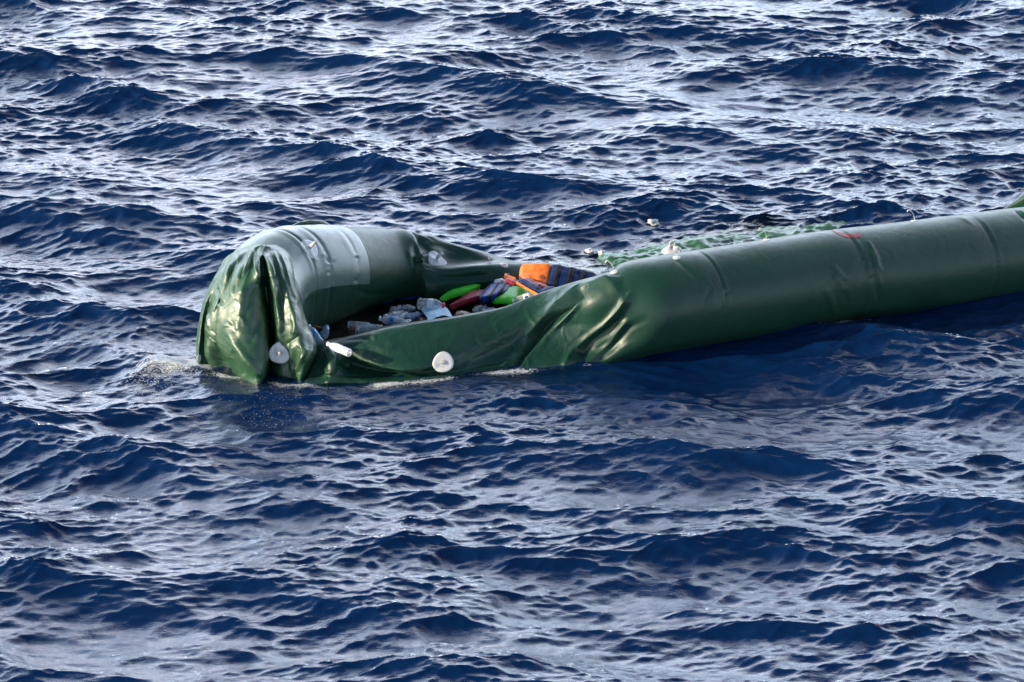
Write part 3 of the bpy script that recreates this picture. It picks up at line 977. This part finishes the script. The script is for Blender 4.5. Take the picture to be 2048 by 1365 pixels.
def patch(host, px_, py_, r=0.078, loop='up', stand=0.06, nrm_=None, loc=None, axis=None, conform=1.0, off=.02):
    """round welded patch with a webbing loop"""
    if loc is None:
        loc, n = hit(host, px_, py_)
        if loc is None:
            print("patch miss", px_, py_)
            return
    if nrm_ is not None:
        n = Vector(nrm_).normalized()
    t1 = n.cross(Vector((0, 0, 1)))
    if t1.length < .1:
        t1 = Vector((1, 0, 0))
    t1.normalize()
    t2 = n.cross(t1).normalized()
    bt = bvh(host)
    rings_, ns = 7, 36
    V_, F_ = [], []
    base = []
    for i in range(rings_ + 1):
        for k in range(ns):
            a = 2 * math.pi * k / ns
            rr = r * i / rings_ * (1 + .045 * math.sin(3 * a + px_) + .03 * math.sin(2 * a))
            q = loc + t1 * (rr * math.cos(a)) + t2 * (rr * math.sin(a))
            h_, hn, _, dd = bt.ray_cast(q + n * 0.12, -n, 0.3)
            if h_ is None:
                h_ = q
            h_ = q + (h_ - q) * conform + n * (off * (1 - conform))
            base.append(h_)
            V_.append(h_ + n * ((0.004 if i < rings_ else 0.003) + (0.005 if i == 0 else 0.003 if i == 1 else 0)))
    for k in range(ns):
        V_.append(base[rings_ * ns + k] - n * 0.002)
    for i in range(rings_ + 1):
        for k in range(ns):
            a, b = i * ns + k, i * ns + (k + 1) % ns
            F_.append((a, b, b + ns, a + ns))
    o = mesh_obj("handle_patch", V_, F_, M_WHITE, boat)
    # webbing tab standing on the patch
    lp = []
    ax = Vector(axis) if axis else t1
    w = ax.cross(n).normalized() * 0.014
    pts = {'up': [(0, 0), (.25, .3), (.35, .65), (.2, .95), (-.1, 1.0), (-.2, .8)],
           'hook': [(0, 0), (-.05, .4), (-.25, .75), (-.55, .95), (-.7, .8)],
           'ring': [(0, 0), (.0, .35), (.25, .55), (.3, .8), (.1, 1.0), (-.15, .9), (-.2, .65), (0, .4)],
           'flat': [(-.5, .06), (0, .12), (.5, .10), (.8, .05)]}[loop]
    pts = cat_rom(np.array(pts), 4, 0)
    Vl, Fl = [], []
    for a, b in pts:
        c = V_[0] + ax * (a * stand) + n * (b * stand)
        for s_ in (-1, 1):
            for e in (-1, 1):
                Vl.append(c + w * s_ + ax * 0.0015 * e * (1 if s_ > 0 else 1) + n * 0.0005 * e)
    m_ = len(pts)
    for i in range(m_ - 1):
        a, b = 4 * i, 4 * (i + 1)
        Fl += [(a, a + 2, b + 2, b), (a + 1, b + 1, b + 3, a + 3), (a, b, b + 1, a + 1), (a + 2, a + 3, b + 3, b + 2)]
    lo = mesh_obj("handle_loop", Vl, Fl, M_STRAP, o)
    return o


patch(sleeve, 619, 497, .085, 'up', .085)
patch(bow, 873, 521, .085, 'up', .085)
patch(bow, 979, 526, .03, 'ring', .045)
patch(drape, 560, 706, .083, 'up', .05, nrm_=(.05, -.92, .25), conform=.12)
patch(near, 886, 727, .080, 'flat', .025, nrm_=(.05, -.85, .5), conform=.15, off=.05)
for a, b, kind, st in [(1228, 541, 'hook', .09), (1353, 512, 'ring', .08), (1533, 476, 'hook', .09), (1829, 432, 'hook', .085)]:
    while hit(near, a, b + 3)[0] is None:
        b += 2
    loc, n = hit(near, a, b + 3)
    patch(near, a, b + 4, .030, kind, st, nrm_=(n.x * .2, n.y * .3, 1))
patch(bow, 1008, 530, .035, 'flat', .02)
patch(drape, 399, 716, .025, 'flat', .01)
# patch and ring breaking the surface over the sunken tube
c = Vector(atz(1345, 500, 0.05))
V_, F_ = [], []
for i in range(6):
    for k in range(28):
        a = 2 * math.pi * k / 28
        rr = .085 * i / 5
        V_.append(c + Vector((rr * math.cos(a) * 1.1, rr * math.sin(a), .03 - 0.055 * (i / 5) ** 2 + .012 * math.cos(a * 2))))
for i in range(5):
    for k in range(28):
        a, b = i * 28 + k, i * 28 + (k + 1) % 28
        F_.append((a, b, b + 28, a + 28))
o = mesh_obj("handle_patch", V_, F_, M_WHITE, boat)


def tube_along(pts, r, seg=8, n=5, taper=None):
    P = cat_rom(np.array(pts, float), n, 0)
    V_, F_ = [], []
    T = np.gradient(P, axis=0)
    for i, (p, t) in enumerate(zip(P, T)):
        t = Vector(t).normalized()
        a = t.cross(Vector((0, 0, 1)) if abs(t.z) < .9 else Vector((1, 0, 0))).normalized()
        b = t.cross(a)
        rr = r if taper is None else r * taper(i / (len(P) - 1))
        for k in range(seg):
            an = 2 * math.pi * k / seg
            V_.append(Vector(p) + a * (rr * math.cos(an)) + b * (rr * math.sin(an)))
    for i in range(len(P) - 1):
        for k in range(seg):
            q, w = i * seg + k, i * seg + (k + 1) % seg
            F_.append((q, w, w + seg, q + seg))
    F_.append(tuple(range(seg))[::-1])
    F_.append(tuple(range((len(P) - 1) * seg, len(P) * seg)))
    return V_, F_


rg = [c + Vector((0.022 * math.cos(t), 0, 0.052 + 0.022 * math.sin(t))) for t in np.linspace(-1.4, 4.6, 10)]
mesh_obj("handle_loop", *tube_along(rg, .006), M_STRAP, o)

# red smear on the top of the near tube
sm = []
for t in np.linspace(0, 1, 15):
    a = 1664 + 58 * t
    b = 463 + 11 * math.sin(t * 2.2) - 1.0
    row = []
    for s_ in (-1, -.5, 0, .5, 1):
        w = 3.6 * math.sin(min(1, t * 1.5 + .1) * 1.5) * (1 if t < .93 else .8)
        l, n = hit(near, a, b + s_ * w)
        if l is None:
            l, n = hit(near, a, b + 8)
        row.append(np.array(l + n * .0025))
    sm.append(row)
grid_obj("paint_smear", np.array(sm), M_REDMARK, boat)


# ------------------------------------------------------------------ life jackets
def pad(name, q, th, mat, parent, nu=26, nv=16, bow_=0.0, wr=0.006, seed=0, rnd=9.0, lift=None):
    """a foam panel: q = four corners (u0v0, u1v0, u1v1, u0v1); th = thickness"""
    q = [np.array(c, float) for c in q]
    u = np.linspace(0, 1, nu)[:, None, None]
    v = np.linspace(0, 1, nv)[None, :, None]
    P = q[0] * (1 - u) * (1 - v) + q[1] * u * (1 - v) + q[2] * u * v + q[3] * (1 - u) * v
    ctr_ = P.mean((0, 1))
    uu, vv = 2 * u[..., 0] - 1, 2 * v[..., 0] - 1
    n = np.cross(q[1] - q[0], q[3] - q[0])
    n = n / np.linalg.norm(n)
    if n[2] * .6 - n[1] * .8 < 0:
        n = -n
    sq = (np.abs(uu) ** rnd + np.abs(vv) ** rnd)
    r_ = np.clip(sq, 1e-6, None) ** (1 / rnd)
    k = np.maximum(np.abs(uu), np.abs(vv)) / r_
    k = np.where(np.maximum(np.abs(uu), np.abs(vv)) > .3, 1 - (1 - k) * sstep(.3, 1, np.maximum(np.abs(uu), np.abs(vv))), 1)
    P = ctr_ + (P - ctr_) * k[..., None]
    prof = np.sqrt(np.clip(1 - np.maximum(np.abs(uu), np.abs(vv)) ** 6, 0, 1))
    bend = bow_ * (1 - uu ** 2)
    nz = vnoise(P, 11, seed + 1, 3) * wr - creases(P, 7, seed + 5, .08) * .008
    Fr = P + n * (th * .5 * prof + bend + nz * prof)[..., None]
    Bk = P + n * (-th * .5 * prof + bend)[..., None]
    nV = nu * nv
    F1 = grid_faces(nu, nv).tolist()
    F2 = [[a + nV for a in f[::-1]] for f in F1]
    o = mesh_obj(name, np.concatenate([Fr.reshape(-1, 3), Bk.reshape(-1, 3)]), F1 + F2, mat, parent)
    o["_"] = 0
    del o["_"]
    return o, Fr, n


def strap(Fr, n, u0, u1, mat, parent, name="strap", along='v', off=0.005, v0=0, v1=1):
    nu, nv = Fr.shape[:2]
    if along == 'u':
        Fr = np.swapaxes(Fr, 0, 1)
        nu, nv = nv, nu
    us = np.linspace(u0, u1, 4) * (nu - 1)
    i = np.clip(np.floor(us).astype(int), 0, nu - 2)
    t = (us - i)[:, None, None]
    G = Fr[i] * (1 - t) + Fr[i + 1] * t
    G = G[:, int(v0 * (nv - 1)):int(v1 * (nv - 1)) + 1] + n * off
    G2 = G.copy() - n * (off + .004)
    edge = np.concatenate([G2[:1], G, G2[-1:]], 0)
    return grid_obj(name, edge, mat, parent)


# jacket propped on the far tube
lj = empty("life_jacket", atz(1110, 580, .02), "orange life jacket with navy back and black straps, propped upright on the sunken tube", "life jacket", "life jackets in the flooded hull")
A = lambda a, b, y: aty(a, b, y)
o, Fr, n = pad("orange_panel", [A(1037, 560, 29.12), A(1094, 579, 29.02), A(1104, 531, 29.30), A(1041, 533, 29.34)], .09, M_ORANGE, lj, 30, 20, 0.0, .012, 1, 9)
o2, Fr2, n2 = pad("navy_panel", [A(1090, 579, 29.02), A(1182, 600, 28.95), A(1195, 549, 29.22), A(1102, 530, 29.30)], .085, M_NAVY, lj, 34, 18, 0.0, .008, 2, 14)
for u0 in (.14, .42, .68):
    strap(Fr2, n2, u0, u0 + .085, M_BLACK, lj)
o3, _, _ = pad("collar_flap", [A(1040, 558, 29.08), A(1093, 578, 28.98), A(1078, 572, 29.05), A(1046, 553, 29.12)], .03, M_ORANGE, lj, 20, 8, .01, .01, 5, 4)

lj3 = empty("life_jacket", atz(1070, 590, .02), "navy and maroon life jacket lying flat below the upright orange one", "life jacket", "life jackets in the flooded hull")
o, Fr, n = pad("maroon_panel", [A(1041, 567, 28.96), A(1086, 588, 28.78), A(1102, 578, 28.94), A(1050, 556, 29.08)], .05, M_RED, lj3, 26, 12, 0, .012, 7, 4)
o, Fr, n = pad("navy_panel", [A(1034, 563, 28.95), A(1086, 594, 28.68), A(1094, 589, 28.72), A(1041, 557, 29.02)], .05, M_NAVY, lj3, 26, 10, 0, .006, 8, 4)
pad("navy_panel", [A(1076, 586, 28.72), A(1128, 606, 28.52), A(1136, 582, 28.72), A(1092, 577, 28.88)], .06, M_NAVY, lj3, 20, 12, 0, .006, 9, 4)
pad("orange_panel", [A(1007, 557, 29.05), A(1030, 566, 28.98), A(1034, 558, 29.05), A(1009, 550, 29.12)], .05, M_ORANGE, lj3, 16, 10, 0, .010, 10, 4)
pad("navy_tab", [A(1008, 552, 29.08), A(1022, 555, 29.06), A(1020, 549, 29.12), A(1009, 547, 29.14)], .03, M_NAVY, lj3, 10, 8, 0, .006, 11, 4)
pad("red_lining", [A(1010, 563, 28.95), A(1032, 571, 28.88), A(1034, 565, 28.95), A(1011, 557, 29.02)], .04, M_RED, lj3, 12, 8, 0, .006, 12, 4)
mesh_obj("orange_piping", *tube_along([A(1034, 566, 28.9), A(1052, 577, 28.8), A(1070, 587, 28.7), A(1086, 597, 28.6)], .011, 8, 6), M_ORANGE, lj3)

lj2 = empty("life_jacket", atz(960, 600, .02), "lime green life jacket with maroon and blue middle panel, afloat beside the bottles", "life jacket", "life jackets in the flooded hull")


def curved(name, mid, wid, th, mat, parent, seed=0, wr=.008):
    """a foam lobe that follows a bent centre line; mid = points, wid = half widths across (vector per point)"""
    mid = cat_rom(np.array(mid, float), 8, 0)
    wid = cat_rom(np.array(wid, float), 8, 0)
    n_ = len(mid)
    T = np.gradient(mid, axis=0)
    V_ = []
    K = 22
    for i in range(n_):
        e = min(1, math.sqrt(max(0, 1 - abs(2 * i / (n_ - 1) - 1) ** 6)) + .02)
        nn = np.cross(T[i], wid[i])
        nn /= np.linalg.norm(nn) + 1e-9
        if nn[2] < 0:
            nn = -nn
        row = []
        for k in range(K):
            a = 2 * math.pi * k / K
            ca, sa = math.cos(a), math.sin(a)
            sgn = lambda z: math.copysign(abs(z) ** .45, z)
            row.append(mid[i] + e * (wid[i] * sgn(ca) + nn * th * .5 * sgn(sa)))
        V_.append(row)
    V_ = np.array(V_)
    V_ += (V_ - mid[:, None]) / (np.linalg.norm(V_ - mid[:, None], axis=-1, keepdims=True) + 1e-6) * (vnoise(V_, 13, seed, 3) * wr - 0.010 * creases(V_, 9, seed + 3, .09))[..., None]
    return grid_obj(name, V_, mat, parent, wrap=True), V_


z_ = lambda a, b, z: atz(a, b, z)
curved("green_lobe", [z_(888, 600, .03), z_(902, 588, .06), z_(926, 579, .08), z_(952, 573, .09), z_(974, 567, .08)], [(.05, .07, 0), (.04, .10, 0), (.03, .11, 0), (.02, .10, 0), (.02, .06, 0)], .06, M_LIME, lj2, 3)
mo, MV = curved("maroon_panel", [z_(905, 613, .03), z_(918, 606, .06), z_(940, 596, .09), z_(966, 590, .11)], [(.05, .05, 0), (.04, .09, 0), (.03, .11, 0), (.03, .11, 0)], .055, M_RED, lj2, 4, .018)
bo, BVx = curved("blue_panel", [z_(962, 591, .11), z_(985, 584, .13), z_(1008, 577, .12), z_(1032, 570, .09)], [(.04, .15, 0), (.04, .19, 0), (.04, .20, 0), (.03, .15, 0)], .065, M_BLUE, lj2, 5, .018)
nrow = BVx.shape[0]
for f0 in (.12, .36, .60, .80):
    i = int(f0 * nrow)
    mid = BVx[i:i + 3].mean(axis=1, keepdims=True)
    G = mid + (BVx[i:i + 3] - mid) * 1.06
    grid_obj("strap", G, M_BLACK, lj2, wrap=True)
curved("green_lobe", [z_(968, 600, .05), z_(992, 594, .09), z_(1015, 591, .10), z_(1040, 593, .09), z_(1062, 598, .05)], [(.02, .05, 0), (.03, .12, 0), (.03, .17, 0), (.02, .15, 0), (.0, .06, 0)], .065, M_LIME, lj2, 6)
curved("black_lining", [z_(890, 603, .01), z_(915, 590, .03), z_(948, 580, .05), z_(975, 574, .05)], [(.04, .05, 0), (.04, .07, 0), (.04, .07, 0), (.02, .05, 0)], .06, M_BLACK, lj2, 7)
curved("black_lining", [z_(942, 606, .02), z_(962, 603, .05), z_(985, 600, .07), z_(1005, 602, .05), z_(1025, 607, .02)], [(.02, .06, 0), (.02, .10, 0), (.01, .12, 0), (.0, .10, 0), (.0, .05, 0)], .05, M_BLACK, lj2, 8)

# ------------------------------------------------------------------ bottles
PROF = [(0, 0.0), (.026, .0), (.031, .03), (.033, .07), (.0285, .10), (.033, .13), (.0285, .16), (.033, .19), (.0285, .22), (.033, .25), (.0285, .28), (.033, .31), (.031, .36), (.031, .60), (.0325, .64), (.031, .70), (.025, .80), (.016, .88), (.0125, .91), (.0125, .97), (0.0001, .97)]


def bottle(p0, p1, label, cat="bottle", cap=M_CAP, lab=M_LABW, mat=M_PET, fat=1.0, crush=0.0, seed=0, logo=False, group="plastic bottles in the flooded hull", nocap=False, name="plastic_bottle"):
    p0, p1 = Vector(p0), Vector(p1)
    L = (p1 - p0).length
    ax = (p1 - p0).normalized()
    root = empty(name, p0, label, cat, group)
    x = ax.cross(Vector((0, 0, 1))).normalized()
    y = ax.cross(x)
    r_ = np.random.default_rng(seed)
    ph = r_.uniform(0, 6)

    def lathe(nm, prof, m, parent, wob=True):
        K = 24
        V_ = []
        for r, t in prof:
            for k in range(K):
                a = 2 * math.pi * k / K
                f = 1.0
                if wob and crush and r > .02:
                    f -= crush * (.5 + .5 * math.sin(a * 2 + ph + t * 9)) * math.sin(math.pi * t) * (.7 + .3 * math.sin(t * 31 + ph))
                V_.append(p0 + ax * (t * L) + (x * math.cos(a) + y * math.sin(a)) * (r * f * fat))
        F_ = []
        for i in range(len(prof) - 1):
            for k in range(K):
                q, w = i * K + k, i * K + (k + 1) % K
                F_.append((q, w, w + K, q + K))
        return mesh_obj(nm, V_, F_, m, parent)

    lathe("bottle_body", PROF, mat, root)
    if not nocap:
        lathe("cap", [(.0001, .925), (.0165, .925), (.0175, .94), (.0175, .99), (.016, 1.0), (.0001, 1.0)], cap, root, False)
    if lab is not None:
        lb = lathe("label", [(.0318, .375), (.0326, .385), (.0326, .585), (.0318, .595)], lab, root)
        if logo:
            up_ = (Vector((0, -.9, .45)) - ax * ax.dot(Vector((0, -.9, .45)))).normalized()
            sd = ax.cross(up_)
            V_, F_ = [], []
            for k in range(20):
                a = 2 * math.pi * k / 20
                s_ = .011 * math.cos(a) / .033
                V_.append(p0 + ax * (.48 * L + .014 * math.sin(a)) + (up_ * math.cos(s_) + sd * math.sin(s_)) * .0338 * fat)
            V_.append(p0 + ax * (.48 * L) + up_ * .0342 * fat)
            for k in range(20):
                F_.append((k, (k + 1) % 20, 20))
            mesh_obj("emblem", V_, F_, M_LOGO, lb)
    return root


bottle(atz(700, 707, .235), atz(655, 688, .26), "milky white water bottle lying outside on the slack green edge of the hull", mat=M_PETC, lab=M_LABW, seed=1)
b0 = aty(641, 686, 27.72)
bottle(b0, aty(617, 652, 27.85), "half sunk water bottle with pale blue label, leaning against the drooping bow skin", lab=M_LABB, mat=M_PETB, seed=2, fat=.95)
bottle(z_(646, 676, .04), z_(655, 650, .13), "crumpled capless bluish bottle beside the tan cord near the bow skin", lab=None, mat=M_PETB, crush=.4, seed=3, nocap=True, fat=1.1)
bottle(z_(695, 650, .05), z_(748, 652, .04), "clear ribbed bottle afloat alone at the dark left end, upper of two", lab=None, seed=4, nocap=True, crush=.15)
bottle(z_(712, 661, .04), z_(766, 653, .05), "clear crushed bottle half under the hull edge, below the ribbed one", lab=None, seed=5, crush=.35, nocap=True)
bottle(z_(806, 646, .04), z_(758, 637, .07), "clear bottle with white cap and blue label, resting at the hull edge", lab=M_LABB, seed=6, fat=1.15, logo=True)
bottle(z_(806, 628, .03), z_(770, 633, .06), "clear dented bottle whose round white cap points at the viewer, behind the blue labelled one", lab=None, seed=7, crush=.3)
bottle(z_(783, 622, .03), z_(808, 616, .03), "crumpled dark looking clear bottle, left one of the farthest pair", lab=None, seed=8, crush=.45, nocap=True, fat=1.1)
bottle(z_(806, 618, .03), z_(831, 617, .03), "crumpled dark looking clear bottle, right one of the farthest pair", lab=None, seed=9, crush=.5, nocap=True, fat=1.1)
bottle(z_(815, 630, .05), z_(786, 641, .04), "whitish crushed bottle pointing down left between the labelled bottles", lab=None, mat=M_PETW, seed=10, crush=.5, nocap=True, fat=.9)
bottle(z_(814, 636, .04), z_(842, 629, .04), "blue tinted crumpled bottle just left of the pale blue sheet", lab=None, mat=M_PETB, seed=11, crush=.4, nocap=True, fat=1.1)
bottle(z_(836, 608, .10), z_(889, 612, .10), "large clear bottle with pink cap on top of the pale blue sheet", cap=M_PINK, lab=M_LABW, seed=12, fat=1.5)
bottle(z_(974, 618, .05), z_(944, 622, .04), "clear flattened bottle at the hull edge right of the pale blue sheet", lab=None, mat=M_PET, seed=13, crush=.3, fat=1.2, nocap=True)
bottle(z_(1080, 589, .17), z_(1025, 604, .11), "clear bottle with blue emblem label, on the hull edge by the green lobe", lab=M_LABW, seed=14, fat=1.15, logo=True)

# pale blue sheet
q = [z_(858, 643, .12), z_(909, 634, .12), z_(900, 614, .07), z_(842, 618, .05)]
g = np.array([[q[0] * (1 - u) * (1 - v) + q[1] * u * (1 - v) + q[2] * u * v + q[3] * (1 - u) * v for v in np.linspace(0, 1, 14)] for u in np.linspace(0, 1, 20)])
g[..., 2] += 0.012 * vnoise(g, 9, 3, 3) + 0.02 * np.sin(np.linspace(0, 3.1, 20))[:, None]
g[-4:, :, 2] -= np.array([.004, .012, .026, .045])[:, None]
sh = grid_obj("plastic_sheet", np.concatenate([g, g[::-1] - np.array([0, 0, .006])], 0), M_CLOTH)
sh["label"] = "pale blue folded plastic sheet lying at the hull edge under the pink capped bottle"
sh["category"] = "sheet"

# tan cord near the bow skin
co = mesh_obj("cord", *tube_along([z_(627, 652, .14), z_(640, 655, .12), z_(650, 659, .10), z_(657, 665, .08), z_(652, 675, .05), z_(642, 685, .03)], .0045, 6, 6), M_TWIG)
co["label"] = "thin tan cord sticking out of the water beside the bow skin"
co["category"] = "cord"

# crinkled wrappers
def wrapper(a, b, z, r, label, mat, seed, name="wrapper", cat="wrapper", flat=.5, group="wrappers and scraps among the bottles"):
    c_ = np.array(atz(a, b, z))
    if name == 'float':
        for _ in range(3):
            c_ = atz(a, b, sea_z(c_[0], c_[1]) + .004)
    rr = np.random.default_rng(seed)
    th = np.linspace(0, math.pi, 12)[:, None]
    ph_ = np.linspace(0, 2 * math.pi, 25)[None, :-1]
    D_ = np.stack([np.sin(th) * np.cos(ph_), np.sin(th) * np.sin(ph_), np.cos(th) + 0 * ph_], -1)
    f = 1 + .55 * vnoise(D_ * 1.0 + seed, 2.2, seed, 3)
    V_ = c_ + D_ * f[..., None] * np.array([r, r * .9, r * flat])
    o_ = grid_obj(name, V_, mat, None, wrap=True)
    o_["label"] = label
    o_["category"] = cat
    o_["group"] = group
    return o_


M_FOIL = simple("crinkled_film", (0.65, 0.62, 0.62), 0.22, 0.4, 60, 0.01)
wrapper(1029, 569, .10, .05, "shiny crinkled wrapper between the small orange flap and the green lobe", M_FOIL, 2)
wrapper(1002, 565, .15, .05, "crinkled silvery wrapper on the blue jacket panel", M_FOIL, 3, flat=.35)
wrapper(980, 622, .05, .05, "white wet scrap at the hull edge under the black lining", M_PETW, 4, flat=.3)
wrapper(812, 644, .06, .035, "small white scrap at the hull edge right of the blue labelled bottle", M_PETW, 5, flat=.4)
wrapper(705, 658, .02, .06, "dark wet lump floating under the ribbed clear bottle", M_WOOD, 6, flat=.3)
wrapper(925, 629, .05, .06, "wet brown board scrap between the pale blue sheet and the flattened bottle", M_WOOD, 16, "scrap_board", "scrap", .25)
wrapper(962, 612, .04, .05, "small wet brown scrap below the maroon panel of the lime jacket", M_WOOD, 17, "scrap_board", "scrap", .25)
wrapper(846, 640, .04, .04, "small wet brown scrap at the left corner of the pale blue sheet", M_WOOD, 18, "scrap_board", "scrap", .25)
# small floats in open water
fg = "small pale scraps floating beyond the boat"
wrapper(1306, 447, .03, .045, "bright white round scrap floating far behind the boat", M_WHITE, 7, "float", "scrap", .6, fg)
wrapper(1180, 504, .03, .035, "small cream scrap drifting behind the orange jacket, left of a pair", M_WHITE, 8, "float", "scrap", .6, fg)
wrapper(1203, 507, .02, .028, "small cream scrap drifting behind the orange jacket, right of a pair", M_WHITE, 9, "float", "scrap", .6, fg)
